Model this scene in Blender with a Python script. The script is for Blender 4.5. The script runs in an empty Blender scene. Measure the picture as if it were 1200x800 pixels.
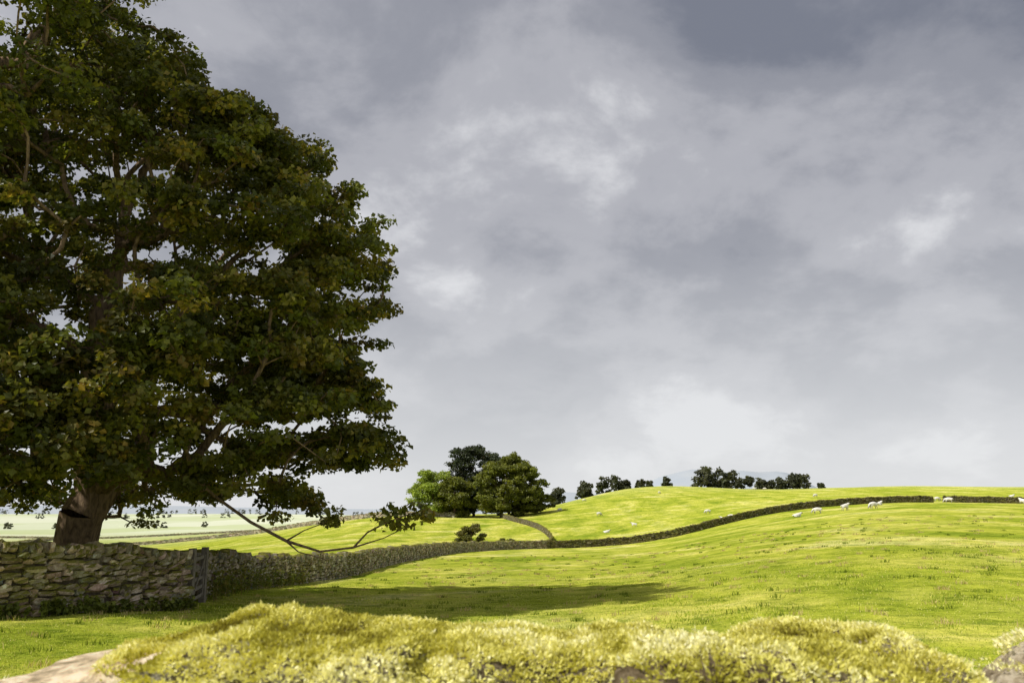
import bpy, math, numpy as np
from mathutils import Vector, noise as mnoise
rng = np.random.default_rng(7)
EYE = 1.7
scene = bpy.context.scene

# ------------------------------------------------------------------ helpers
def link(o):
    scene.collection.objects.link(o); return o

def make_mesh(name, V, F, mat=None, col=None, smooth=False, obj=True):
    V = np.ascontiguousarray(V, dtype=np.float32); F = np.ascontiguousarray(F, dtype=np.int32)
    me = bpy.data.meshes.new(name)
    me.vertices.add(len(V)); me.vertices.foreach_set('co', V.ravel())
    k = F.shape[1]
    me.loops.add(F.size); me.loops.foreach_set('vertex_index', F.ravel())
    me.polygons.add(len(F))
    me.polygons.foreach_set('loop_start', np.arange(0, F.size, k, dtype=np.int32))
    me.polygons.foreach_set('loop_total', np.full(len(F), k, dtype=np.int32))
    me.polygons.foreach_set('use_smooth', np.full(len(F), smooth, dtype=bool))
    me.update(calc_edges=True)
    if col is not None:
        a = me.color_attributes.new('Col', 'FLOAT_COLOR', 'POINT')
        c = np.ones((len(V), 4), dtype=np.float32); c[:, :3] = col
        a.data.foreach_set('color', c.ravel())
    if mat: me.materials.append(mat)
    if not obj: return me
    return link(bpy.data.objects.new(name, me))

def new_mat(name):
    m = bpy.data.materials.new(name); m.use_nodes = True
    nt = m.node_tree; nt.nodes.clear()
    out = nt.nodes.new('ShaderNodeOutputMaterial')
    return m, nt, out

def N(nt, t, **kw):
    n = nt.nodes.new(t)
    for k, v in kw.items():
        if k in n.inputs: n.inputs[k].default_value = v
        else: setattr(n, k, v)
    return n

def ramp(nt, stops, interp='LINEAR'):
    r = nt.nodes.new('ShaderNodeValToRGB'); r.color_ramp.interpolation = interp
    e = r.color_ramp.elements
    while len(e) < len(stops): e.new(0.5)
    for i, (p, c) in enumerate(stops):
        e[i].position = p; e[i].color = (*c, 1) if len(c) == 3 else c
    return r

def mix(nt, fac, a, b, mode='MIX'):
    m = nt.nodes.new('ShaderNodeMix'); m.data_type = 'RGBA'; m.blend_type = mode
    for i, v in ((0, fac), (6, a), (7, b)):
        if hasattr(v, 'is_linked') or hasattr(v, 'links'): nt.links.new(v, m.inputs[i])
        else: m.inputs[i].default_value = v if i == 0 else (*v, 1)
    return m.outputs[2]

# ------------------------------------------------------------------ terrain
YK = np.array([0,10,20,40,70,110,150,200,250,300,350,400,500,700,1200,2500,6000], float)
TC = np.array([-.75,-.588,-.441,-.294,-.147,0,.147,.294,.441,.588,.75])
L0 = [-1.7,-1.85,-2.15,-2.8,-4.5,-7,-9,-11.5,-13,-14.5,-15.5,-16,-17,-18,-14,-5,-40]
TAB = np.array([
 L0, L0,
 [-1.7,-1.9,-2.2,-2.9,-4.5,-7,-9,-11.5,-13,-14.5,-15.5,-16,-17,-18,-14,-5,-40],
 [-1.7,-1.9,-2.3,-3.2,-4.6,-6,-7,-8,-8.5,-9,-9.3,-9.5,-11,-14,-12,-5,-40],
 [-1.7,-1.9,-2.4,-3.2,-4.2,-5.2,-6,-6.2,-4.5,-2,-.8,-.5,-2,-8,-15,-10,-40],
 [-1.7,-1.85,-2.3,-3.1,-3.9,-4.9,-6.2,-7,-4,-1.5,-.5,0,-1,-8,-20,-20,-40],
 [-1.7,-1.8,-2.15,-2.8,-3.6,-4.4,-5.4,-5,-1,4,8,11,11,-5,-25,-30,-40],
 [-1.7,-1.75,-1.9,-2,-2,-1.8,-1.2,.5,3,6,8.5,10.4,12,0,-25,-30,-40],
 [-1.7,-1.75,-1.8,-1.5,-1,.2,1.3,2.3,4.5,6.9,9.4,11.6,13,2,-25,-30,-40],
 [-1.7,-1.75,-1.8,-1.6,-.9,.3,1.5,2.2,4,6.6,9,11.4,13,2,-25,-30,-40],
 [-1.7,-1.75,-1.8,-1.6,-.9,.3,1.5,2.2,4,6.6,9,11.4,13,2,-25,-30,-40]])

def hermite(xk, yk, x):
    d = np.diff(yk, axis=-1)/np.diff(xk)
    m = np.zeros_like(yk); h = np.diff(xk)
    m[..., 1:-1] = (d[..., :-1]*h[1:]+d[..., 1:]*h[:-1])/(h[1:]+h[:-1])
    m[..., 0] = d[..., 0]; m[..., -1] = d[..., -1]
    i = np.clip(np.searchsorted(xk, x, side='right')-1, 0, len(xk)-2)
    s = (x-xk[i])/h[i]; hh = h[i]
    return ((1+2*s)*(1-s)**2*yk[..., i] + s*(1-s)**2*hh*m[..., i]
            + s*s*(3-2*s)*yk[..., i+1] + s*s*(s-1)*hh*m[..., i+1])
LY = np.log(YK+12)
LD = np.linspace(LY[0], LY[-1], 700)
TD = np.linspace(TC[0], TC[-1], 241)
H1 = hermite(LY, TAB, LD)
H2 = hermite(TC, H1.T, TD).T
def ground(x, y):
    x = np.asarray(x, float); y = np.asarray(y, float)
    yy = np.clip(y, 0, 5999)
    t = np.clip(x/np.maximum(yy, 15), -.7499, .7499)
    a = (t-TD[0])/(TD[1]-TD[0]); b = (np.log(yy+12)-LD[0])/(LD[1]-LD[0])
    i = np.clip(a.astype(int), 0, 239); j = np.clip(b.astype(int), 0, 698)
    fa = a-i; fb = b-j
    z = (H2[i, j]*(1-fa)*(1-fb)+H2[i+1, j]*fa*(1-fb)+H2[i, j+1]*(1-fa)*fb+H2[i+1, j+1]*fa*fb)
    z = z + .035*np.sin(x*.9+1.3*np.sin(y*.31))*np.sin(y*.7+x*.2) + .02*np.sin(x*2.3+y*1.1)*np.sin(y*1.9-.6*x)
    z = z + .25*np.sin(x*.05+2*np.sin(y*.021))*np.sin(y*.043)*np.clip((y-60)/100, 0, 1)
    return z+EYE

ys = np.concatenate([np.linspace(-30, 5.8, 40), 6*np.exp(np.linspace(0, math.log(1000), 440))])
xs = 4*np.sinh(np.linspace(-7.6, 7.6, 430))
X, Y = np.meshgrid(xs, ys)
Z = ground(X, Y)
V = np.stack([X, Y, Z], -1).reshape(-1, 3)
nx, ny = len(xs), len(ys)
ii = (np.arange(ny-1)[:, None]*nx+np.arange(nx-1)[None]).ravel()
F = np.stack([ii, ii+1, ii+nx+1, ii+nx], -1)

m_ground, nt, out = new_mat('pasture')
geo = N(nt, 'ShaderNodeNewGeometry'); P = geo.outputs['Position']
def noise(nt, vec, scale, detail=4, rough=.55, dist=0):
    n = N(nt, 'ShaderNodeTexNoise', Scale=scale, Detail=detail, Roughness=rough, Distortion=dist)
    nt.links.new(vec, n.inputs['Vector']); return n.outputs['Fac']
r1 = ramp(nt, [(.36, (.26, .33, .035)), (.46, (.40, .44, .05)), (.55, (.56, .55, .11)), (.65, (.72, .67, .27))])
nt.links.new(noise(nt, P, .07, 6, .7, .8), r1.inputs[0])
r2 = ramp(nt, [(.36, (.26, .35, .2)), (.48, (.88, .9, .8)), (.62, (1.25, 1.2, 1.2))])
nt.links.new(noise(nt, P, .9, 7, .9), r2.inputs[0])
c = mix(nt, 1.0, r1.outputs[0], r2.outputs[0], 'MULTIPLY')
r3 = ramp(nt, [(.54, (0, 0, 0)), (.63, (.8, .8, .8))])
nt.links.new(noise(nt, P, .33, 6, .85), r3.inputs[0])
c = mix(nt, r3.outputs[0], c, (.19, .25, .03))
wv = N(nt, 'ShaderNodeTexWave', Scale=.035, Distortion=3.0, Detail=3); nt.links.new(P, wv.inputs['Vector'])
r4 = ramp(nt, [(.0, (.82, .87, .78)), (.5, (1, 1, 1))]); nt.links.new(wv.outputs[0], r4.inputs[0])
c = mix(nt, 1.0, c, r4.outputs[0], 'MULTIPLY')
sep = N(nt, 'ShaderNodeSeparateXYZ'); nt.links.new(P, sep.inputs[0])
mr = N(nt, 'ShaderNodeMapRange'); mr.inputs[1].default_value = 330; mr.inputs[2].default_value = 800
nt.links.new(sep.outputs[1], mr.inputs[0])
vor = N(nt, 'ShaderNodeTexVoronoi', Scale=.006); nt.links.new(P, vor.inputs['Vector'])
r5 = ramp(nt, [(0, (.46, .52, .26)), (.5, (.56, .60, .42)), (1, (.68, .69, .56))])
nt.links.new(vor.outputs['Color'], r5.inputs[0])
c = mix(nt, mr.outputs[0], c, r5.outputs[0])  # paler field tones blended in with distance, aerial haze painted into the base colour
bs = N(nt, 'ShaderNodeBsdfDiffuse', Roughness=.5)
nt.links.new(c, bs.inputs['Color'])
bp = N(nt, 'ShaderNodeBump', Strength=1, Distance=.2)
nt.links.new(noise(nt, P, 2.4, 5, .85), bp.inputs['Height']); nt.links.new(bp.outputs[0], bs.inputs['Normal'])
nt.links.new(bs.outputs[0], out.inputs[0])
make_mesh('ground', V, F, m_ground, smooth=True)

# ------------------------------------------------------------------ foliage material
def leaf_mat(name, transl=.35, rough=.45, gloss=True):
    m, nt, out = new_mat(name)
    at = N(nt, 'ShaderNodeAttribute', attribute_name='Col')
    if gloss:
        b = N(nt, 'ShaderNodeBsdfPrincipled', Roughness=rough); b.inputs['Specular IOR Level'].default_value = .3
        nt.links.new(at.outputs['Color'], b.inputs['Base Color'])
    else:
        b = N(nt, 'ShaderNodeBsdfDiffuse'); nt.links.new(at.outputs['Color'], b.inputs['Color'])
    t = N(nt, 'ShaderNodeBsdfTranslucent')
    tc = mix(nt, 1.0, at.outputs['Color'], (1.3, 1.25, .5), 'MULTIPLY')
    nt.links.new(tc, t.inputs['Color'])
    ms = N(nt, 'ShaderNodeMixShader'); ms.inputs[0].default_value = transl
    nt.links.new(b.outputs[0], ms.inputs[1]); nt.links.new(t.outputs[0], ms.inputs[2])
    nt.links.new(ms.outputs[0], out.inputs[0]); return m
m_leaf = leaf_mat('leaf', .4); m_grass = leaf_mat('grass_blade', .25, gloss=False)

def bark_mat(name, c1, c2):
    m, nt, out = new_mat(name)
    geo = N(nt, 'ShaderNodeNewGeometry')
    mp = N(nt, 'ShaderNodeMapping'); mp.inputs['Scale'].default_value = (6, 6, 1.5)
    nt.links.new(geo.outputs['Position'], mp.inputs[0])
    f = noise(nt, mp.outputs[0], 1.5, 6, .7, .4)
    r = ramp(nt, [(.3, c1), (.7, c2)]); nt.links.new(f, r.inputs[0])
    b = N(nt, 'ShaderNodeBsdfDiffuse'); nt.links.new(r.outputs[0], b.inputs['Color'])
    bp = N(nt, 'ShaderNodeBump', Strength=1, Distance=.06); nt.links.new(f, bp.inputs['Height'])
    nt.links.new(bp.outputs[0], b.inputs['Normal']); nt.links.new(b.outputs[0], out.inputs[0]); return m
m_bark = bark_mat('bark', (.06, .042, .03), (.36, .26, .17))

# ------------------------------------------------------------------ tree building
def skeleton(trunk, A, rg, balance=.4, fork=2, seg=.7):
    pos = [np.array(p, float) for p in trunk]; par = [-1]+list(range(len(trunk)-1))
    pl = [0.0]
    for i in range(1, len(pos)): pl.append(pl[-1]+np.linalg.norm(pos[i]-pos[i-1])*.5)
    cap = len(A)*8+400
    P = np.zeros((cap, 3)); Lp = np.zeros(cap); n = len(pos)
    P[:n] = pos; Lp[:n] = pl; par = par+[0]*(cap-n)
    mid = P[n//2]
    order = np.argsort(np.linalg.norm((A-mid)*[1, 1, .8], axis=1))
    for k in order:
        a = A[k]
        d = np.linalg.norm(P[fork:n]-a, axis=1)
        j = int(np.argmin(d+balance*Lp[fork:n]))+fork
        dist = np.linalg.norm(P[j]-a)
        ns = max(1, int(math.ceil(dist/seg)))
        off = rg.normal(0, .09*dist, 3); off[2] += .08*dist
        prev = j; start = P[j].copy()
        for s in range(1, ns+1):
            f = s/ns
            p = start*(1-f)+a*f + off*math.sin(math.pi*f) + (rg.normal(0, .05, 3)*seg if s < ns else 0)
            P[n] = p; Lp[n] = Lp[prev]+np.linalg.norm(p-P[prev]); par[n] = prev; prev = n; n += 1
            if n >= cap-2: break
        if n >= cap-40: break
    return P[:n], np.array(par[:n])

def branch_mesh(P, par, r_trunk, tip=.02, expo=2.3, sides=6, flare=1.5, ntr=3):
    n = len(P); acc = np.zeros(n)
    for i in range(n-1, -1, -1):
        if acc[i] == 0: acc[i] = tip**expo
        if par[i] >= 0: acc[par[i]] += acc[i]
    r = acc**(1/expo)
    sc = r_trunk/r[0]; r = tip+(r-tip)*sc
    r = np.maximum(r, tip*.6)
    r[0] *= flare
    idx = np.arange(1, n); a = P[par[idx]]; b = P[idx]
    ra = np.minimum(r[par[idx]], r[idx]*1.35+.01); rb = r[idx]
    ra[:ntr] = r[par[idx[:ntr]]]
    d = b-a; L = np.linalg.norm(d, axis=1, keepdims=True)+1e-6; d = d/L
    ref = np.where(np.abs(d[:, 2:3]) > .9, [[1., 0, 0]], [[0, 0, 1.]])
    u = np.cross(d, ref); u /= np.linalg.norm(u, axis=1, keepdims=True); v = np.cross(d, u)
    ang = np.arange(sides)*2*math.pi/sides
    ring = (u[:, None]*np.cos(ang)[None, :, None]+v[:, None]*np.sin(ang)[None, :, None])
    b2 = b+d*rb[:, None]*.25
    Va = a[:, None]+ring*ra[:, None, None]; Vb = b2[:, None]+ring*rb[:, None, None]
    V = np.concatenate([Va, Vb], 1).reshape(-1, 3)
    k = np.arange(sides); q = np.stack([k, (k+1) % sides, (k+1) % sides+sides, k+sides], -1)
    F = (np.arange(len(idx))[:, None, None]*2*sides+q[None]).reshape(-1, 4)
    return V, F

def leaves(C, rh, rv, nper, size, palette, rg, clumpvar=.35, droop=.3, leafvar=.25):
    n = len(C)*nper
    c = np.repeat(C, nper, 0)
    d = rg.normal(0, 1, (n, 3)); d /= np.linalg.norm(d, axis=1, keepdims=True)
    rr = rg.random(n)**.45
    rhh = np.repeat(np.broadcast_to(rh, len(C))*rg.uniform(.7, 1.25, len(C)), nper)
    rvv = np.repeat(np.broadcast_to(rv, len(C))*rg.uniform(.7, 1.25, len(C)), nper)
    p = c + d*rr[:, None]*np.stack([rhh, rhh, rvv], -1)
    nrm = np.stack([rg.normal(0, .55, n)+d[:, 0]*.5, rg.normal(0, .55, n)+d[:, 1]*.5, np.abs(rg.normal(.6, .5, n))], -1)
    nrm /= np.linalg.norm(nrm, axis=1, keepdims=True)
    w = rg.normal(0, 1, (n, 3)); w[:, 2] -= droop
    a = w-nrm*(w*nrm).sum(1, keepdims=True); a /= np.linalg.norm(a, axis=1, keepdims=True)
    b = np.cross(nrm, a)
    s = size*rg.uniform(.6, 1.25, n)[:, None]
    fold = nrm*s*.16
    v0 = p-a*s*.5; v1 = p+b*s*.45+a*s*.05+fold; v2 = p+a*s*.55; v3 = p-b*s*.45+a*s*.05+fold
    V = np.stack([v0, v1, v2, v3], 1).reshape(-1, 3)
    i = np.arange(n)*4
    F = np.concatenate([np.stack([i, i+1, i+2], -1), np.stack([i, i+2, i+3], -1)])
    pal = np.array(palette)
    w0 = np.repeat(rg.random(len(C)), nper)*.6+rg.random(n)*.4
    k = np.clip(w0*(len(pal)-1), 0, len(pal)-1.001); ki = k.astype(int); kf = (k-ki)[:, None]
    col = pal[ki]*(1-kf)+pal[ki+1]*kf
    br = np.repeat(rg.uniform(1-clumpvar, 1+clumpvar, len(C)), nper)*rg.uniform(1-leafvar, 1+leafvar, n)
    col = col*br[:, None]
    return V, F, np.repeat(col, 4, 0)

def parent_empty(name, loc, children):
    e = link(bpy.data.objects.new(name, None)); e.location = loc
    bpy.context.view_layer.update()
    for ch, nm in children:
        ch.name = nm; ch.parent = e; ch.matrix_parent_inverse = e.matrix_world.inverted()
    return e

def crown_points(base, prof, nblob, natt, rg, br=(1.2, 2.1), azok=None, flat=.62, inner=.3, azr=None, zr=None):
    pz = np.array([p[0] for p in prof]); pr = np.array([p[1] for p in prof])
    zs = np.linspace(pz[0], pz[-1], 200)
    if zr: zs = np.linspace(zr[0], zr[1], 200)
    w = np.interp(zs, pz, pr)**1.6+.3; w /= w.sum()
    out = []
    k = 0
    while k < nblob:
        z = rg.choice(zs, p=w); R = np.interp(z, pz, pr)
        az = rg.uniform(*azr) if azr else rg.uniform(0, 2*math.pi)
        r = rg.uniform(*br)*min(1, .45+R/8)
        R2 = R*(1+.03*math.sin(3*az+z*.7)+.03*math.sin(5*az-z))
        rad = max(0, R2-r*.95)*(rg.random()**inner)
        c = np.array([base[0]+rad*math.cos(az), base[1]+rad*math.sin(az), z])
        if azok and not azok(c, az): continue
        k += 1
        d = rg.normal(0, 1, (natt, 3)); d[:, 2] = np.where(d[:, 2] < -.4, -d[:, 2]*.6, d[:, 2])
        d /= np.linalg.norm(d, axis=1, keepdims=True)
        out.append(c+d*r*rg.uniform(.75, 1, (natt, 1))*[1, 1, flat])
    return np.concatenate(out)

def trunk_line(base, h, n, rg, wob=.12, lean=(0, 0)):
    return [np.array([base[0]+lean[0]*f*h+rg.normal(0, wob)*(f > 0), base[1]+lean[1]*f*h+rg.normal(0, wob)*(f > 0), base[2]+f*h]) for f in np.linspace(0, 1, n)]

SYC = [(.06, .078, .013), (.09, .11, .018), (.14, .15, .025), (.2, .185, .032), (.31, .21, .05)]
# --- large sycamore
rg = np.random.default_rng(11)
bx, by = -12.8, 26.0; bz = float(ground(bx, by))-.1
prof = [(-.2, 7.6), (.4, 9.3), (1, 9.6), (2.5, 9.3), (3.9, 8.8), (5.7, 9.3), (8, 9.2), (9, 8.7), (10.4, 7.5), (11.7, 6.0), (12.9, 4.6), (14.2, 2.8), (15.2, 1.2)]
prof = [(z+EYE, r) for z, r in prof]
def ok1(c, az):
    return not ((c[0] > -10.5 and c[0] < -6.6 and 7.2 < c[2] < 9.0) and rg.random() < .75)
A = np.concatenate([crown_points((bx, by), prof, 300, 7, rg, br=(.75, 1.4), azok=ok1, inner=.25),
    crown_points((bx, by), prof, 80, 7, rg, br=(.7, 1.3), inner=.1, azr=(-1.0, .8), zr=(EYE+1.5, EYE+12), azok=ok1),
    crown_points((bx, by), prof, 34, 7, rg, br=(.7, 1.3), inner=.15, azr=(-2.4, -.9), zr=(EYE+.6, EYE+4))])
tl = trunk_line((bx, by, bz), 10, 14, rg, .1, (.02, -.02))
Pn, par = skeleton(tl, A, rg, .4, fork=4)
Vb, Fb = branch_mesh(Pn, par, .62, tip=.018, sides=6, flare=1.35, ntr=13)
ob = make_mesh('limbs', Vb, Fb, m_bark, smooth=True)
Vl, Fl, Cl = leaves(A, .5, .26, 78, .165, SYC, rg, clumpvar=.5)
ol = make_mesh('crown', Vl, Fl, m_leaf, Cl)
# low drooping limb reaching over the field wall
limb = np.array([(-8.9, 22.9, 3.0), (-7.8, 22.8, 2.1), (-6.8, 22.7, 1.45), (-5.8, 22.5, .98), (-4.9, 22.4, .72), (-4.05, 22.4, .82), (-3.7, 22.4, 1.2), (-3.2, 22.3, 1.45), (-2.5, 22.3, 1.7),
                 (-3.3, 22.5, 1.05), (-2.9, 22.6, 1.25), (-5.3, 22.3, 1.25), (-4.6, 22.1, 1.5), (-3.0, 22.2, 1.7), (-2.1, 22.3, 1.55), (-5.4, 22.2, .72), (-4.7, 22.1, .55)])
lp = np.array([-1, 0, 1, 2, 3, 4, 5, 6, 7, 5, 9, 3, 11, 7, 8, 3, 15])
V2, F2 = branch_mesh(limb, lp, .055, tip=.014, sides=6, flare=1, ntr=0)
ob2 = make_mesh('low_limb', V2, F2, m_bark, smooth=True)
V3, F3, C3 = leaves(np.array([(-2.5, 22.3, 1.75), (-2.15, 22.3, 1.6), (-3.0, 22.2, 1.75), (-2.8, 22.5, 1.4), (-4.5, 22.1, 1.6), (-3.3, 22.3, 1.5)]), .33, .25, 45, .17, SYC, rg)
ol2 = make_mesh('low_limb_leaves', V3, F3, m_leaf, C3)
parent_empty('sycamore_tree', (bx, by, bz), [(ob, 'limbs'), (ol, 'crown'), (ob2, 'low_limb'), (ol2, 'low_limb_leaves')])

# --- second sycamore off the left edge, its limbs reach into the top left
rg = np.random.default_rng(23)
bx2, by2 = -17.6, 21.5; bz2 = float(ground(bx2, by2))-.1
prof2 = [(5.5, 4), (8, 6.8), (11, 8.0), (14, 8.8), (17, 8.8), (19, 8.2), (21, 6.6), (23, 3)]
A = crown_points((bx2, by2), prof2, 180, 8, rg, br=(.9, 1.5))
Pn, par = skeleton(trunk_line((bx2, by2, bz2), 15, 18, rg, .12), A, rg, .4, fork=6)
Vb, Fb = branch_mesh(Pn, par, .6, tip=.022, sides=6, flare=1.3, ntr=17)
ob = make_mesh('limbs', Vb, Fb, m_bark, smooth=True)
Vl, Fl, Cl = leaves(A, .52, .28, 60, .17, SYC[:4], rg)
ol = make_mesh('crown', Vl, Fl, m_leaf, Cl)
parent_empty('sycamore_tree', (bx2, by2, bz2), [(ob, 'limbs.001'), (ol, 'crown.001')])

# --- mid-distance trees
def small_tree(name, x, y, h, R, pal, seed, nblob=34, natt=9, nper=26, leaf=.62, clump=1.5, base=.06, rt=.45, shape=None, br=None):
    rg = np.random.default_rng(seed)
    z = float(ground(x, y))-.15
    shape = shape or [(base, .65), (.15, .88), (.32, 1), (.52, 1), (.7, .88), (.85, .64), (.96, .3)]
    pr = [(z+h*a, R*b) for a, b in shape]
    A = crown_points((x, y), pr, nblob, natt, rg, br=br or (R*.16, R*.28), inner=.35)
    Pn, par = skeleton(trunk_line((x, y, z), h*.6, 8, rg, h*.008), A, rg, .4, fork=2, seg=h*.07)
    Vb, Fb = branch_mesh(Pn, par, rt, tip=h*.0018, sides=5, flare=1.3, ntr=7)
    o1 = make_mesh('limbs', Vb, Fb, m_bark, smooth=True)
    Vl, Fl, Cl = leaves(A, clump, clump*.6, nper, leaf, pal, rg, leafvar=.3)
    o2 = make_mesh('crown', Vl, Fl, m_leaf, Cl)
    return parent_empty(name, (x, y, z), [(o1, name+'_limbs'), (o2, name+'_crown')])
G_MID = [(.11, .135, .022), (.16, .18, .03), (.23, .24, .04)]
G_DARK = [(.03, .042, .022), (.045, .06, .03), (.065, .08, .035)]
G_LIGHT = [(.2, .27, .045), (.26, .34, .055), (.35, .41, .08)]
small_tree('oak_tree', -1, 300, 21, 13.2, G_MID, 31, nblob=130, nper=46, clump=1.35)
small_tree('pine_tree', -14, 318, 26, 11.5, G_DARK, 32, nblob=90, nper=40, shape=[(.06, .6), (.3, .7), (.55, .85), (.72, 1), (.86, .85), (.97, .4)])
small_tree('ash_tree', -28, 308, 17, 10, G_LIGHT, 33, nblob=60, nper=34)
small_tree('ash_tree', -20, 303, 14, 8, G_MID, 34, nblob=44, nper=36)
small_tree('hawthorn_tree', 9, 305, 8, 6, G_MID, 38, nblob=26, nper=30, clump=1.0, rt=.2)
small_tree('hawthorn_bush', -8.2, 176, 5.0, 3.4, [(.08, .095, .018), (.13, .13, .03), (.17, .14, .035)], 35, nblob=26, nper=40, leaf=.3, clump=.7, rt=.15, base=.02)
small_tree('hawthorn_bush', -1.2, 168, 2.4, 2.0, [(.08, .095, .018), (.13, .12, .03)], 36, nblob=16, nper=30, leaf=.25, clump=.5, rt=.1, base=.02)

# --- distant tree mass on skylines (one object)
rg = np.random.default_rng(41)
DT = []
def drow(t0, t1, y0, n, h0, h1):
    for _ in range(n):
        t = rg.uniform(t0, t1); y = y0+rg.uniform(-8, 8); h = rg.uniform(h0, h1)
        DT.append((t*y, y, h, h*rg.uniform(.4, .65)))
drow(.035, .09, 400, 13, 4, 8)
drow(.105, .125, 425, 4, 7, 10); drow(.12, .18, 425, 9, 3, 5)
drow(.21, .26, 425, 12, 7, 11); drow(.26, .32, 430, 14, 3.5, 7); drow(.32, .345, 430, 6, 6, 8.5)
drow(.345, .36, 430, 2, 2, 3)
drow(-.6, -.15, 900, 8, 5, 8); drow(-.7, -.3, 1500, 16, 6, 11)
drow(-.75, .0, 2300, 110, 8, 15)
C = []; RH = []
for x, y, h, R in DT:
    z = float(ground(x, y))
    for _ in range(11):
        f = rg.random(); a = rg.uniform(0, 6.28); q = R*math.sqrt(rg.random())*(1-.55*f)
        C.append((x+q*math.cos(a), y+q*math.sin(a), z+h*(.05+.85*f))); RH.append(h*.2)
V, F, Cc = leaves(np.array(C), np.array(RH), np.array(RH)*.7, 22, 1.3, [(.045, .055, .035), (.08, .09, .05), (.12, .12, .07)], rg)
make_mesh('distant_trees', V, F, m_leaf, Cc)

# ------------------------------------------------------------------ stone walls
def stone_mat(name, c1, c2, moss=.5, scale=4.0):
    m, nt, out = new_mat(name)
    geo = N(nt, 'ShaderNodeNewGeometry'); P = geo.outputs['Position']
    at = N(nt, 'ShaderNodeAttribute', attribute_name='Col')
    r = ramp(nt, [(.3, c1), (.54, c2), (.64, (.60, .58, .52))]); nt.links.new(noise(nt, P, scale*2, 6, .78), r.inputs[0])
    c = mix(nt, 1.0, r.outputs[0], at.outputs['Color'], 'MULTIPLY')
    sp = N(nt, 'ShaderNodeSeparateXYZ'); nt.links.new(geo.outputs['Normal'], sp.inputs[0])
    ma = N(nt, 'ShaderNodeMath', operation='MULTIPLY_ADD'); nt.links.new(sp.outputs[2], ma.inputs[0])
    ma.inputs[1].default_value = .4; nt.links.new(noise(nt, P, scale*.5, 5, .75), ma.inputs[2])
    r2 = ramp(nt, [(.62-.1*moss, (0, 0, 0)), (.76-.1*moss, (1, 1, 1))]); nt.links.new(ma.outputs[0], r2.inputs[0])
    mm = ramp(nt, [(.3, (.08, .085, .018)), (.7, (.26, .24, .055))]); nt.links.new(noise(nt, P, scale*6, 3, .7), mm.inputs[0])
    c = mix(nt, r2.outputs[0], c, mm.outputs[0])
    b = N(nt, 'ShaderNodeBsdfDiffuse', Roughness=.5); nt.links.new(c, b.inputs['Color'])
    bp = N(nt, 'ShaderNodeBump', Strength=.8, Distance=.03); nt.links.new(noise(nt, P, scale*4, 5, .75), bp.inputs['Height'])
    nt.links.new(bp.outputs[0], b.inputs['Normal']); nt.links.new(b.outputs[0], out.inputs[0]); return m
m_stone = stone_mat('drystone', (.13, .098, .07), (.42, .34, .25), .7)
m_stone_mid = stone_mat('drystone_mid', (.19, .16, .115), (.42, .37, .28), .5, 3)
m_stone_far = stone_mat('drystone_far', (.06, .05, .03), (.17, .145, .09), .6, 1.5)

T = np.array([(x, y, z) for x in (-1, 0, 1) for y in (-1, 0, 1) for z in (-1, 0, 1) if (x, y, z) != (0, 0, 0)], float)
tid = {tuple(int(q) for q in p): i for i, p in enumerate(T)}
TF = []
for ax in range(3):
    for s in (-1, 1):
        o = [a for a in range(3) if a != ax]
        for a in (-1, 0):
            for b in (-1, 0):
                q = []
                for da, db in ((0, 0), (1, 0), (1, 1), (0, 1)):
                    p = [0, 0, 0]; p[ax] = s; p[o[0]] = a+da; p[o[1]] = b+db; q.append(tid[tuple(p)])
                n = np.cross(T[q[1]]-T[q[0]], T[q[2]]-T[q[0]])
                if n[ax]*s < 0: q = q[::-1]
                TF.append(q)
TF = np.array(TF); cnt = np.abs(T).sum(1); TR = T*np.where(cnt == 3, .8, np.where(cnt == 2, .93, 1.03))[:, None]

def stones(C, EX, EY, EZ, S, rg, jit=.1):
    n = len(C)
    L = TR[None]*S[:, None]*(1+rg.normal(0, jit, (n, 26, 3)))
    V = C[:, None]+L[..., 0:1]*EX[:, None]+L[..., 1:2]*EY[:, None]+L[..., 2:3]*EZ[:, None]
    F = (np.arange(n)[:, None, None]*26+TF[None]).reshape(-1, 4)
    tint = rg.uniform(.5, 1.5, (n, 1))*np.array([1, 1, 1])+rg.normal(0, .05, (n, 3))
    return V.reshape(-1, 3), F, np.repeat(tint, 26, 0)

def chaikin(p, k=2):
    p = np.array(p, float)
    for _ in range(k):
        q = [p[0]]
        for a, b in zip(p[:-1], p[1:]): q += [a*.75+b*.25, a*.25+b*.75]
        q.append(p[-1]); p = np.array(q)
    return p

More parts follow.
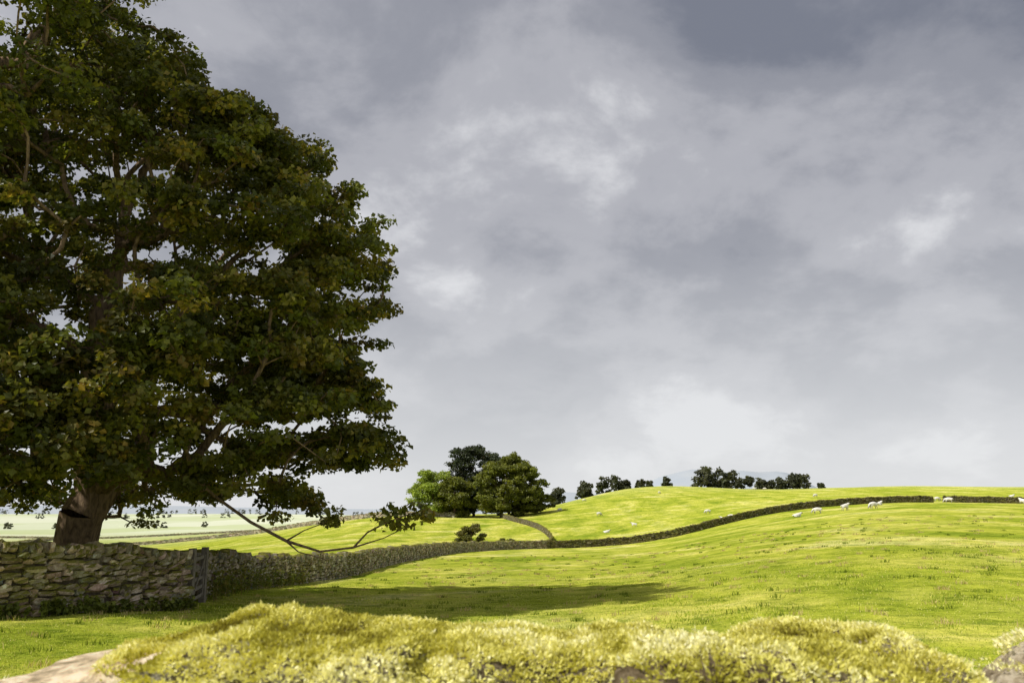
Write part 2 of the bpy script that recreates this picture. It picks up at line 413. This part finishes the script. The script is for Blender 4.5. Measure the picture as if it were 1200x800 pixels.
def wall(name, pts, height, thick, sl, ch, mat, seed, cope=True, smooth=2, zbase=None, copeh=.22, jit=.1, zj=.07):
    rg = np.random.default_rng(seed)
    p = chaikin(pts, smooth); cum = np.concatenate([[0], np.cumsum(np.linalg.norm(np.diff(p, axis=0), axis=1))])
    Lt = cum[-1]
    def at(s):
        s = np.asarray(s); x = np.interp(s, cum, p[:, 0]); y = np.interp(s, cum, p[:, 1])
        e = .3
        tx = np.interp(s+e, cum, p[:, 0])-np.interp(s-e, cum, p[:, 0]); ty = np.interp(s+e, cum, p[:, 1])-np.interp(s-e, cum, p[:, 1])
        l = np.hypot(tx, ty)+1e-9
        return x, y, tx/l, ty/l
    wav = lambda s: .05*np.sin(s*.9+seed)+.04*np.sin(s*2.3+2*seed)
    Cs = []; EX = []; S = []
    ncr = max(1, int(round(height/ch)))
    for k in range(-1, ncr):
        for side in (-1, 1):
            s = rg.uniform(-.5, 0)*sl; ss = []; ll = []
            while s < Lt:
                l = sl*rg.uniform(.5, 1.7); ss.append(s+l/2); ll.append(l); s += l
            ss = np.array(ss); ll = np.array(ll); ss = np.clip(ss, 0, Lt); x, y, tx, ty = at(ss)
            bat = thick/2*(1-.22*k/ncr); dp = thick*.28
            off = side*(bat-dp)+rg.normal(0, .025, len(ss))
            z = ground(x, y) if zbase is None else np.full(len(x), zbase)
            zc = z+(k+.5)*ch+rg.normal(0, ch*zj, len(ss))+(wav(ss)*k/ncr if zbase is None else 0)
            Cs.append(np.stack([x-ty*off, y+tx*off, zc], -1)); EX.append(np.stack([tx, ty, rg.normal(0, .08, len(ss))], -1))
            S.append(np.stack([ll/2*1.0, np.full(len(ss), dp)*rg.uniform(.85, 1.15, len(ss)), ch/2*rg.uniform(.75, 1.3, len(ss))], -1))
    if cope:
        cs = sl*.5; s = 0; ss = []; ll = []
        while s < Lt:
            l = cs*rg.uniform(.6, 1.7); ss.append(s+l/2); ll.append(l); s += l
        ss = np.array(ss); ll = np.array(ll); x, y, tx, ty = at(np.clip(ss, 0, Lt)); z = ground(x, y) if zbase is None else np.full(len(x), zbase)
        hh = copeh*rg.uniform(.6, 1.35, len(ss))
        Cs.append(np.stack([x, y, z+ncr*ch+hh*.4+wav(ss)], -1)); EX.append(np.stack([tx, ty, rg.normal(.15, .25, len(ss))], -1))
        S.append(np.stack([ll/2, thick*.42*rg.uniform(.8, 1.15, len(ss)), hh/2], -1))
    C = np.concatenate(Cs); ex = np.concatenate(EX); S = np.concatenate(S)
    ex /= np.linalg.norm(ex, axis=1, keepdims=True)
    up = np.tile([0, 0, 1.], (len(C), 1)); ey = np.cross(up, ex); ey /= np.linalg.norm(ey, axis=1, keepdims=True); ez = np.cross(ex, ey)
    V, F, col = stones(C, ex, ey, ez, S, rg, jit)
    s = np.linspace(0, Lt, max(2, int(Lt/1.0)+2)); x, y, tx, ty = at(s); z = ground(x, y) if zbase is None else np.full(len(x), zbase)
    w = thick*.3
    R = np.stack([np.stack([x-ty*w, y+tx*w, z-.2], -1), np.stack([x-ty*w*.8, y+tx*w*.8, z+ncr*ch*.9], -1),
                  np.stack([x+ty*w*.8, y-tx*w*.8, z+ncr*ch*.9], -1), np.stack([x+ty*w, y-tx*w, z-.2], -1)], 1).reshape(-1, 3)
    i = np.arange(len(s)-1)[:, None]*4
    F2 = np.concatenate([i+np.array([[0, 4, 5, 1]]), i+np.array([[1, 5, 6, 2]]), i+np.array([[2, 6, 7, 3]])])+len(V)
    V = np.concatenate([V, R]); F = np.concatenate([F, F2]); col = np.concatenate([col, np.full((len(R), 3), .3)])
    return make_mesh(name, V, F, mat, col)

wall('dry_stone_wall', [(-22, 11.5), (-16, 13.8), (-12.6, 15.6), (-10.3, 18), (-9.2, 20), (-8.25, 22)], 1.3, .62, .27, .125, m_stone, 1, jit=.15, zj=.2)
wall('dry_stone_wall', [(-8.9, 24.8), (-9.6, 27), (-10.2, 30), (-10.6, 36), (-10.3, 42), (-9.7, 49), (-10, 60)], 1.15, .6, .32, .14, m_stone_mid, 2, jit=.14, zj=.15)
wall('dry_stone_wall', [(-10, 60), (-10.3, 75), (-9.3, 95), (-7.9, 115), (-5.3, 135), (0, 150), (6, 155)], 1.2, .6, .5, .2, m_stone_mid, 33)
wall('dry_stone_wall', [(6, 155), (15.5, 158), (25, 160), (31.4, 160), (40, 165), (50, 170), (60, 175), (70.6, 180), (81.6, 185), (91, 188)], 1.2, .6, .55, .2, m_stone_far, 3, jit=.18, zj=.2)
wall('dry_stone_wall', [(97, 195), (110, 197), (128, 200), (150, 205)], 1.2, .6, .6, .25, m_stone_far, 4, jit=.18, zj=.2)
wall('dry_stone_wall', [(-3, 151), (0, 160), (4.5, 172), (8.2, 188), (9.6, 205), (8.4, 228), (4.2, 250), (0, 270), (-4, 300)], 1.3, .5, .6, .25, m_stone_far, 5)
wall('dry_stone_wall', [(-330, 430), (-250, 425), (-170, 430), (-110, 400), (-60, 330), (-20, 300)], 1.3, .8, 1.6, .5, m_stone_mid, 6)
wall('dry_stone_wall', [(-520, 640), (-380, 600), (-200, 640), (-90, 600)], 1.5, .9, 2.2, .6, m_stone_mid, 7)
wall('dry_stone_wall', [(-250, 425), (-300, 560), (-330, 700)], 1.3, .8, 2, .5, m_stone_mid, 8)

# ------------------------------------------------------------------ gate
m_wood, nt, out = new_mat('weathered_wood')
tcn = N(nt, 'ShaderNodeTexCoord'); f = noise(nt, tcn.outputs['Object'], 9, 6, .7)
r = ramp(nt, [(.3, (.09, .075, .06)), (.7, (.26, .23, .19))]); nt.links.new(f, r.inputs[0])
b = N(nt, 'ShaderNodeBsdfPrincipled', Roughness=.85); nt.links.new(r.outputs[0], b.inputs['Base Color']); nt.links.new(b.outputs[0], out.inputs[0])
def beam(name, a, b_, w, h):
    a = Vector(a); b_ = Vector(b_); d = b_-a
    me = bpy.data.meshes.new(name)
    L = d.length/2
    v = [(sx*w/2, sy*h/2, sz*L) for sz in (-1, 1) for sx, sy in ((-1, -1), (1, -1), (1, 1), (-1, 1))]
    me.from_pydata(v, [], [(3, 2, 1, 0), (4, 5, 6, 7), (0, 1, 5, 4), (1, 2, 6, 5), (2, 3, 7, 6), (3, 0, 4, 7)])
    me.materials.append(m_wood)
    o = link(bpy.data.objects.new(name, me)); o.location = (a+b_)/2
    o.rotation_euler = d.to_track_quat('Z', 'Y').to_euler()
    bv = o.modifiers.new('bev', 'BEVEL'); bv.width = .008; bv.segments = 2
    return o
g0 = (-8.1, 22.3); g1 = (-8.5, 24.3)
def gp(f, z, off=0): 
    x = g0[0]+(g1[0]-g0[0])*f+off; y = g0[1]+(g1[1]-g0[1])*f
    return (x, y, float(ground(g0[0], g0[1]))+z)
parts = [beam('post_hinge', gp(-.03, -.2), gp(-.03, 1.45), .16, .16), beam('post_latch', gp(1.03, -.3), gp(1.03, 1.4), .16, .16),
         beam('stile_1', gp(.06, .1), gp(.06, 1.25), .07, .07), beam('stile_2', gp(.95, .1), gp(.95, 1.2), .07, .07)]
for i, z in enumerate((.15, .38, .62, .88, 1.15)):
    parts.append(beam('bar_%d' % (i+1), gp(.085, z), gp(.925, z), .03, .085))
parts.append(beam('brace', gp(.09, .2, .035), gp(.92, 1.1, .035), .025, .07))
parent_empty('wooden_gate', gp(0, 0), [(q, q.name) for q in parts])

# ------------------------------------------------------------------ grass
def blades(name, x, y, h, w, col, rg, lean=.5, z=None):
    n = len(x); z = ground(x, y)-.01 if z is None else z
    az = rg.uniform(0, 2*math.pi, n); la = rg.uniform(0, 2*math.pi, n); ll = rg.uniform(0, lean, n)*h
    p = np.stack([x, y, z], -1); s = np.stack([np.cos(az), np.sin(az), np.zeros(n)], -1)*w[:, None]/2
    tip = p+np.stack([np.cos(la)*ll, np.sin(la)*ll, h], -1)
    midp = p+np.stack([np.cos(la)*ll*.3, np.sin(la)*ll*.3, h*.55], -1)
    V = np.stack([p-s, p+s, midp+s*.7, midp-s*.7, tip], 1).reshape(-1, 3)
    i = np.arange(n)*5
    F = np.concatenate([np.stack([i, i+1, i+2], -1), np.stack([i, i+2, i+3], -1), np.stack([i+3, i+2, i+4], -1)])
    c = np.repeat(col, 5, 0)
    return V, F, c
rg = np.random.default_rng(5)
n = 240000
gy = np.concatenate([rg.uniform(8, 50, n-15000), rg.uniform(1.9, 8, 15000)]); gx = rg.uniform(-.85, .85, n)*np.maximum(gy, 8)
fld = np.sin(gx*.8+2*np.sin(gy*.5))*np.sin(gy*.9+gx*.4)+.6*np.sin(gx*2.7+gy*1.3)*np.sin(gy*3.1-gx)
tuft = np.clip(fld, 0, 2)
h = (.026+.03*tuft)*rg.uniform(.5, 1.5, n)*np.clip(1.3-gy/60, .4, 1); w = .005+.0007*gy
pal = np.array([(.23, .33, .03), (.38, .46, .05), (.56, .58, .1), (.78, .72, .3)])
k = rg.random(n)*2.999; k = np.clip(k-.8*tuft*rg.random(n), 0, 2.999); ki = k.astype(int); kf = (k-ki)[:, None]
col = (pal[ki]*(1-kf)+pal[ki+1]*kf)
V, F, c = blades('grass', gx, gy, h, w, col, rg)
nt_ = 1300; tx = rg.uniform(-.8, .8, nt_); ty = rg.uniform(9, 90, nt_); tx = tx*ty
m_ = 22; bx_ = np.repeat(tx, m_)+rg.normal(0, .1, nt_*m_); by_ = np.repeat(ty, m_)+rg.normal(0, .1, nt_*m_)
cc = np.repeat(np.array([(.16, .22, .025), (.55, .46, .2)])[rg.integers(0, 2, nt_)], m_, 0)*rg.uniform(.7, 1.2, (nt_*m_, 1))
V1, F1, c1 = blades('t', bx_, by_, rg.uniform(.05, .14, nt_*m_), .006+.0006*by_, cc, rg, .9)
make_mesh('grass', np.concatenate([V, V1]), np.concatenate([F, F1+len(V)]), m_grass, np.concatenate([c, c1]))

def weeds(name, path, n, hmin, hmax, spread, seed, pal):
    rg = np.random.default_rng(seed); p = np.array(path, float)
    cum = np.concatenate([[0], np.cumsum(np.linalg.norm(np.diff(p, axis=0), axis=1))])
    st = rg.uniform(0, cum[-1], n); x = np.interp(st, cum, p[:, 0])+np.abs(rg.normal(0, spread, n)); y = np.interp(st, cum, p[:, 1])-np.abs(rg.normal(0, spread*.3, n))
    h = rg.uniform(hmin, hmax, n)
    c = np.array(pal)[rg.integers(0, len(pal), n)]
    V, F, cc = blades(name, x, y, h, np.full(n, .02), c, rg, .25)
    cen = []
    for i in range(n):
        for q in range(3): cen.append((x[i], y[i], float(ground(x[i], y[i]))+h[i]*(.4+.25*q)))
    V2, F2, c2 = leaves(np.array(cen), .07, .07, 6, .09, pal, rg)
    return make_mesh(name, np.concatenate([V, V2]), np.concatenate([F, F2+len(V)]), m_leaf, np.concatenate([cc, c2]))
weeds('nettles', [(-8.6, 25.3), (-9.3, 28), (-9.8, 31), (-10.1, 36), (-9.9, 42)], 170, .25, .85, .2, 3, [(.1, .15, .02), (.2, .22, .04), (.28, .22, .09)])
weeds('nettles', [(-12, 15.7), (-9.95, 18), (-8.8, 20), (-7.9, 21.9)], 130, .12, .35, .12, 4, [(.1, .14, .02), (.2, .22, .04)])

# ------------------------------------------------------------------ foreground mossy wall
m_rock, nt, out = new_mat('lichen_rock')
geo = N(nt, 'ShaderNodeNewGeometry'); P = geo.outputs['Position']
r = ramp(nt, [(.32, (.05, .04, .028)), (.42, (.18, .155, .11)), (.5, (.34, .30, .23)), (.58, (.52, .49, .42))])
nt.links.new(noise(nt, P, 20, 9, .82), r.inputs[0])
at = N(nt, 'ShaderNodeAttribute', attribute_name='Col')
c = mix(nt, 1.0, r.outputs[0], at.outputs['Color'], 'MULTIPLY')
b = N(nt, 'ShaderNodeBsdfDiffuse', Roughness=.5); nt.links.new(c, b.inputs['Color'])
bp = N(nt, 'ShaderNodeBump', Strength=1, Distance=.014); nt.links.new(noise(nt, P, 34, 8, .82), bp.inputs['Height'])
nt.links.new(bp.outputs[0], b.inputs['Normal']); nt.links.new(b.outputs[0], out.inputs[0])

def rock(cx, cy, top, rx, ry, rz, seed, tilt=0, boxy=.6, lump=.13):
    nu, nv = 120, 76
    u = np.linspace(0, 2*math.pi, nu, endpoint=False); v = np.linspace(-math.pi/2, math.pi/2, nv)
    U, W = np.meshgrid(u, v)
    sg = lambda a, e: np.sign(a)*np.abs(a)**e
    x = sg(np.cos(W), boxy)*sg(np.cos(U), boxy); y = sg(np.cos(W), boxy)*sg(np.sin(U), boxy); z = sg(np.sin(W), boxy)
    p = np.stack([x, y, z], -1).reshape(-1, 3)
    d = np.array([mnoise.fractal(Vector((q[0]*1.3+seed*7.1, q[1]*1.1, q[2]*1.3)), .9, 2.2, 5) for q in p])
    d2 = np.array([mnoise.noise(Vector((q[0]*4+seed, q[1]*3, q[2]*4))) for q in p])
    p = p*(1+lump*d+lump*.6*d2)[:, None]*[rx, ry, rz]
    ct, st = math.cos(tilt), math.sin(tilt)
    p = np.stack([p[:, 0]*ct-p[:, 2]*st, p[:, 1], p[:, 0]*st+p[:, 2]*ct], -1)
    p = p+[cx, cy, top+EYE-p[:, 2].max()]
    i = np.arange(nv-1)[:, None]*nu; j = np.arange(nu)[None]
    F = np.stack([i+j, i+(j+1) % nu, i+nu+(j+1) % nu, i+nu+j], -1).reshape(-1, 4)
    return p, F
ROCKS = [ # x, y, top(rel eye), rx, ry, rz, tilt, moss, tint, boxy, lump
 (-.475, 1.14, -.148, .15, .15, .085, .18, 0.0, (2.6, 2.35, 2.0), .28, .08),
 (-.26, 1.12, -.130, .235, .20, .12, -.03, 1.0, (1, 1, .9), .8, .13),
 (.04, 1.18, -.156, .22, .18, .10, .0, 1.0, (.8, .75, .65), .55, .13),
 (.22, 1.07, -.152, .115, .17, .10, -.04, .42, (.62, .54, .42), .6, .15),
 (.41, 1.15, -.156, .15, .20, .10, .0, 1.0, (1, .95, .8), .6, .13),
 (.78, 1.13, -.163, .15, .18, .11, .05, .3, (1.2, 1.12, 1.0), .6, .13),
 (1.12, 1.15, -.16, .2, .22, .11, .0, .8, (1, 1, 1), .6, .13), (1.55, 1.15, -.16, .22, .22, .12, .0, .8, (1, 1, 1), .6, .13),
 (-.87, 1.15, -.225, .2, .20, .10, .0, .5, (1, 1, 1), .5, .1), (-1.32, 1.15, -.16, .22, .22, .12, .0, .9, (1, 1, 1), .6, .13),
 (-1.76, 1.15, -.16, .22, .22, .12, .0, .9, (1, 1, 1), .6, .13), (2.0, 1.15, -.16, .22, .22, .12, .0, .9, (1, 1, 1), .6, .13)]
RV = []; RF = []; RC = []; off = 0; MP = []; MNn = []
rg = np.random.default_rng(77)
for i, (x, y, top, rx, ry, rz, tl_, moss, tint, bxy, lmp) in enumerate(ROCKS):
    p, F = rock(x, y, top, rx, ry, rz, i+1, tl_, bxy, lmp)
    RV.append(p); RF.append(F+off); RC.append(np.tile(tint, (len(p), 1))); off += len(p)
    if moss > 0:
        a, b_, c_, d_ = p[F[:, 0]], p[F[:, 1]], p[F[:, 2]], p[F[:, 3]]
        nr = np.cross(c_-a, d_-b_); ar = np.linalg.norm(nr, axis=1)+1e-12; nr = nr/ar[:, None]
        nf = int(150000*min(1, moss+.2)*rx/.25) if abs(x) < .85 else 7000
        k = rg.choice(len(F), nf, p=ar/ar.sum()); uu = rg.random((nf, 1)); vv = rg.random((nf, 1))
        q = (a[k]*(1-uu)+b_[k]*uu)*(1-vv)+(d_[k]*(1-uu)+c_[k]*uu)*vv
        kk = nr[k][:, 2] > -.2; q = q[kk]; nn = nr[k][kk]
        msk = np.array([mnoise.fractal(Vector((s[0]*9, s[1]*7, s[2]*9)), .8, 2.1, 4) for s in q])
        keep = msk+moss*1.1+.5*nn[:, 2] > .62
        MP.append(q[keep]); MNn.append(nn[keep])
wall_body = wall('wb', [(-7, 1.15), (-3, 1.15), (0, 1.15), (3, 1.15), (8, 1.15)], 1.34, .62, .3, .13, m_stone, 9, cope=False, smooth=0, zbase=0.0)
cop = make_mesh('cope_stones', np.concatenate(RV), np.concatenate(RF), m_rock, np.concatenate(RC), smooth=True)
q = np.concatenate(MP); nr = np.concatenate(MNn); n = len(q)
lm = np.array([mnoise.noise(Vector((s[0]*26, s[1]*26, s[2]*26))) for s in q]); lm2 = np.array([mnoise.noise(Vector((s[0]*8+5, s[1]*8, s[2]*8))) for s in q])
swell = .003+.010*np.clip(lm+.4, 0, 1)+.010*np.clip(lm2+.3, 0, 1)
hh = rg.uniform(.003, .008, n)
fd = np.array([mnoise.noise_vector(Vector((s[0]*55, s[1]*55, s[2]*55))) for s in q])
dirv = nr*.7+fd*1.0+rg.normal(0, .45, (n, 3)); dirv /= np.linalg.norm(dirv, axis=1, keepdims=True)
sd = np.cross(dirv, rg.normal(0, 1, (n, 3))); sd /= np.linalg.norm(sd, axis=1, keepdims=True)
wd = rg.uniform(.0011, .0024, (n, 1))
dep = rg.random(n)**.3
base = q+nr*(swell*dep)[:, None]
v0 = base-sd*wd*.5; v1 = base+sd*wd*.5; v2 = base+dirv*hh[:, None]*.6+sd*wd*.6; v3 = base+dirv*hh[:, None]*.6-sd*wd*.6; v4 = base+dirv*hh[:, None]
V = np.stack([v0, v1, v2, v3, v4], 1).reshape(-1, 3); ii = np.arange(n)*5
F = np.concatenate([np.stack([ii, ii+1, ii+2], -1), np.stack([ii, ii+2, ii+3], -1), np.stack([ii+3, ii+2, ii+4], -1)])
pal = np.array([(.22, .19, .03), (.56, .53, .09), (.80, .77, .28), (.9, .88, .58)])
k = np.clip((.6+.8*lm2+.45*lm+rg.normal(0, .13, n)), 0, .999)*3; ki = k.astype(int); kf = (k-ki)[:, None]
col = pal[ki]*(1-kf)+pal[ki+1]*kf
mos = make_mesh('moss', V, F, m_grass, np.repeat(col, 5, 0))
parent_empty('mossy_dry_stone_wall', (0, 1.15, 0), [(wall_body, 'wall_body'), (cop, 'cope_stones'), (mos, 'moss')])

# ------------------------------------------------------------------ sheep
m_wool, nt, out = new_mat('wool')
tcn = N(nt, 'ShaderNodeTexCoord'); f = noise(nt, tcn.outputs['Object'], 14, 5, .7)
r = ramp(nt, [(.3, (.65, .62, .55)), (.7, (.85, .83, .78))]); nt.links.new(f, r.inputs[0])
b = N(nt, 'ShaderNodeBsdfPrincipled', Roughness=.95); nt.links.new(r.outputs[0], b.inputs['Base Color'])
bp = N(nt, 'ShaderNodeBump', Strength=1, Distance=.05); nt.links.new(f, bp.inputs['Height']); nt.links.new(bp.outputs[0], b.inputs['Normal'])
nt.links.new(b.outputs[0], out.inputs[0])
m_face, nt, out = new_mat('sheep_skin')
b = N(nt, 'ShaderNodeBsdfPrincipled', Roughness=.8); tcn = N(nt, 'ShaderNodeTexCoord')
r = ramp(nt, [(.4, (.2, .18, .16)), (.6, (.5, .47, .42))]); nt.links.new(noise(nt, tcn.outputs['Object'], 6), r.inputs[0])
nt.links.new(r.outputs[0], b.inputs['Base Color']); nt.links.new(b.outputs[0], out.inputs[0])
def sheep_mesh(pose):
    v = []; e = []; r = []
    def add(p, rad, par=None):
        v.append(p); r.append(rad); i = len(v)-1
        if par is not None: e.append((par, i))
        return i
    dz = -.40 if pose == 'lie' else 0
    pel = add((-.38, 0, .70+dz), (.25, .25))
    belly = add((-.02, 0, .66+dz), (.28, .28), pel); chest = add((.34, 0, .68+dz), (.25, .27), belly)
    if pose == 'graze': hd = [((.56, 0, .58), .14), ((.70, 0, .36), .095), ((.80, 0, .20), .085), ((.88, 0, .06), .05)]
    else: hd = [((.54, 0, .88+dz), .15), ((.66, 0, 1.02+dz), .11), ((.78, 0, 1.02+dz), .09), ((.94, 0, .94+dz), .055)]
    pr = chest; ids = []
    for p, rad in hd: pr = add(p, (rad, rad), pr); ids.append(pr)
    hp = hd[1][0]
    for s in (-1, 1):
        ei = add((hp[0]+.02, s*.13, hp[2]+.03), (.035, .02), ids[1]); add((hp[0]-.01, s*.22, hp[2]), (.02, .01), ei)
    tl_ = add((-.62, 0, .70+dz), (.06, .06), pel); add((-.68, 0, .48+dz*.8), (.04, .04), tl_)
    for s in (-1, 1):
        if pose != 'lie':
            a = add((-.40, s*.14, .48), (.13, .12), pel); k = add((-.30, s*.14, .38), (.075, .07), a); hk = add((-.46, s*.14, .26), (.04, .04), k); f_ = add((-.43, s*.14, .05), (.035, .035), hk); add((-.39, s*.14, .01), (.035, .03), f_)
            a = add((.36, s*.13, .45), (.11, .1), chest); k = add((.37, s*.13, .26), (.045, .045), a); f_ = add((.36, s*.13, .05), (.035, .035), k); add((.40, s*.13, .01), (.035, .03), f_)
        else:
            a = add((-.30, s*.24, .12), (.12, .1), pel); k = add((-.10, s*.28, .07), (.05, .05), a); add((-.28, s*.3, .04), (.035, .035), k)
            a = add((.40, s*.16, .12), (.09, .09), chest); k = add((.58, s*.15, .06), (.045, .045), a); add((.44, s*.16, .035), (.035, .035), k)
    me = bpy.data.meshes.new('sheep_skel'); me.from_pydata(v, e, [])
    o = link(bpy.data.objects.new('sheep_tmp', me))
    o.modifiers.new('s', 'SKIN'); sv = me.skin_vertices[0].data
    for i, rr in enumerate(r): sv[i].radius = rr; sv[i].use_root = (i == 0)
    sb = o.modifiers.new('ss', 'SUBSURF'); sb.levels = 2; sb.render_levels = 2
    dg = bpy.context.evaluated_depsgraph_get(); m2 = bpy.data.meshes.new_from_object(o.evaluated_get(dg))
    bpy.data.objects.remove(o)
    m2.materials.clear(); m2.materials.append(m_wool); m2.materials.append(m_face)
    for p in m2.polygons:
        c = p.center; p.use_smooth = True
        legs = c.z < .3 and pose != 'lie' and c.x < .6
        head = (c.x > .60 and c.z < .42) if pose == 'graze' else c.x > .66
        p.material_index = 1 if (legs or head) else 0
    return m2
SM = {p: sheep_mesh(p) for p in ('graze', 'stand', 'lie')}
SH = [(.055, 300, 'graze', 200), (.10, 262, 'graze', 20), (.108, 215, 'lie', 0), (.14, 222, 'stand', 170), (.083, 345, 'graze', 10),
      (.225, 230, 'graze', 190), (.243, 176, 'stand', 160), (.252, 180, 'graze', 10), (.28, 395, 'graze', 0), (.292, 398, 'graze', 180), (.327, 140, 'lie', 10), (.351, 142, 'graze', 175),
      (.383, 138, 'stand', 20), (.416, 130, 'graze', 200), (.423, 158, 'lie', 40), (.49, 205, 'graze', 10), (.503, 182, 'graze', 160), (.523, 205, 'graze', 190),
      (.576, 255, 'lie', 0), (.588, 186, 'stand', 100), (.17, 330, 'graze', 45), (.35, 262, 'graze', 200)]
for t, y, pose, rot in SH:
    o = link(bpy.data.objects.new('sheep', SM[pose])); x = t*y
    o.location = (x, y, float(ground(x, y))); o.rotation_euler = (0, 0, math.radians(rot)); s = rng.uniform(1.1, 1.3); o.scale = (s, s, s)

# ------------------------------------------------------------------ distant fells
m_fell, nt, out = new_mat('fell')
geo = N(nt, 'ShaderNodeNewGeometry'); r = ramp(nt, [(.35, (.33, .37, .42)), (.65, (.37, .40, .43))])  # pale blue-grey: aerial haze baked into the hill colour
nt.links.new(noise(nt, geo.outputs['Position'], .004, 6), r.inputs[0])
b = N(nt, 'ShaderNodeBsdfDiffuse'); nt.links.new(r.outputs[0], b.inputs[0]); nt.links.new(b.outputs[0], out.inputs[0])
tt = np.linspace(-1.2, 1.2, 240); dd = np.linspace(0, 1, 20)
V = []
for d in dd:
    for t in tt:
        y = 4600+d*2500
        hgt = 235*math.exp(-((t-.27)/.11)**4)+110*math.exp(-((t-.08)/.12)**2)+30*math.exp(-((t+.5)/.25)**2)+60*math.exp(-((t-.9)/.3)**2)
        hgt *= 1+.04*math.sin(t*45)+.03*math.sin(t*121)
        V.append((t*4800*(1+.3*d), y, -60+(hgt+75)*math.sin(math.pi*min(1, d*1.2+.05)) ))
i = (np.arange(19)[:, None]*240+np.arange(239)[None]).ravel()
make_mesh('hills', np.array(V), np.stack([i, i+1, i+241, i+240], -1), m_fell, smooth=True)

# ------------------------------------------------------------------ light and sky
el = math.radians(50); sd_ = Vector((-1, -.38, 0)).normalized()
sv = Vector((sd_.x*math.cos(el), sd_.y*math.cos(el), math.sin(el)))
ld = bpy.data.lights.new('sun', 'SUN'); ld.energy = 5.0; ld.angle = math.radians(.6); ld.color = (1, .95, .86)
lo = link(bpy.data.objects.new('sun', ld)); lo.location = (-40, 0, 60); lo.rotation_euler = (-sv).to_track_quat('-Z', 'Y').to_euler()
w = bpy.data.worlds.new('World'); scene.world = w; w.use_nodes = True; nt = w.node_tree; nt.nodes.clear()
out = nt.nodes.new('ShaderNodeOutputWorld')
sky = N(nt, 'ShaderNodeTexSky'); sky.sky_type = 'NISHITA'; sky.sun_disc = False; sky.sun_elevation = el; sky.sun_rotation = math.atan2(sd_.x, sd_.y)
b1 = N(nt, 'ShaderNodeBackground', Strength=.1); nt.links.new(sky.outputs[0], b1.inputs[0])
tcn = N(nt, 'ShaderNodeTexCoord'); sp = N(nt, 'ShaderNodeSeparateXYZ'); nt.links.new(tcn.outputs['Generated'], sp.inputs[0])
def math_(op, a, b=None):
    m = N(nt, 'ShaderNodeMath', operation=op)
    for i, v in enumerate((a, b)):
        if v is None: continue
        if hasattr(v, 'links'): nt.links.new(v, m.inputs[i])
        else: m.inputs[i].default_value = v
    return m.outputs[0]
zc = math_('MAXIMUM', sp.outputs[2], 0.0); za = math_('ADD', zc, .45)
cb = N(nt, 'ShaderNodeCombineXYZ'); nt.links.new(math_('DIVIDE', sp.outputs[0], za), cb.inputs[0]); nt.links.new(math_('DIVIDE', sp.outputs[1], za), cb.inputs[1])
cb.inputs[2].default_value = 9.1
n1 = noise(nt, cb.outputs[0], 1.9, 2, .4, 0); n2 = noise(nt, cb.outputs[0], 3.6, 8, .58, .15)
s_ = math_('ADD', math_('MULTIPLY', n1, .55), math_('MULTIPLY', n2, .45))
r = ramp(nt, [(.38, (.20, .215, .265)), (.46, (.31, .32, .365)), (.54, (.45, .455, .495)), (.62, (.74, .745, .77))], 'EASE'); nt.links.new(s_, r.inputs[0])
hz = N(nt, 'ShaderNodeMapRange'); hz.interpolation_type = 'SMOOTHSTEP'; hz.inputs[1].default_value = -.06; hz.inputs[2].default_value = .38; hz.inputs[3].default_value = .9; hz.inputs[4].default_value = 0
nt.links.new(zc, hz.inputs[0])
cc = mix(nt, hz.outputs[0], r.outputs[0], (.82, .83, .84))
b2 = N(nt, 'ShaderNodeBackground', Strength=1.0); nt.links.new(cc, b2.inputs[0])
ms = N(nt, 'ShaderNodeMixShader'); ms.inputs[0].default_value = .96
nt.links.new(b1.outputs[0], ms.inputs[1]); nt.links.new(b2.outputs[0], ms.inputs[2]); nt.links.new(ms.outputs[0], out.inputs[0])

# ------------------------------------------------------------------ camera
cd = bpy.data.cameras.new('camera'); cam = link(bpy.data.objects.new('camera', cd))
cam.location = (0, 0, EYE); cam.rotation_euler = (math.radians(90+11.31), 0, 0)
cd.lens = 30; cd.sensor_width = 36; cd.clip_start = .05; cd.clip_end = 20000
cd.dof.use_dof = True; cd.dof.focus_distance = 28; cd.dof.aperture_fstop = 11
scene.camera = cam
scene.view_settings.view_transform = 'Standard'; scene.view_settings.look = 'None'; scene.view_settings.exposure = 0
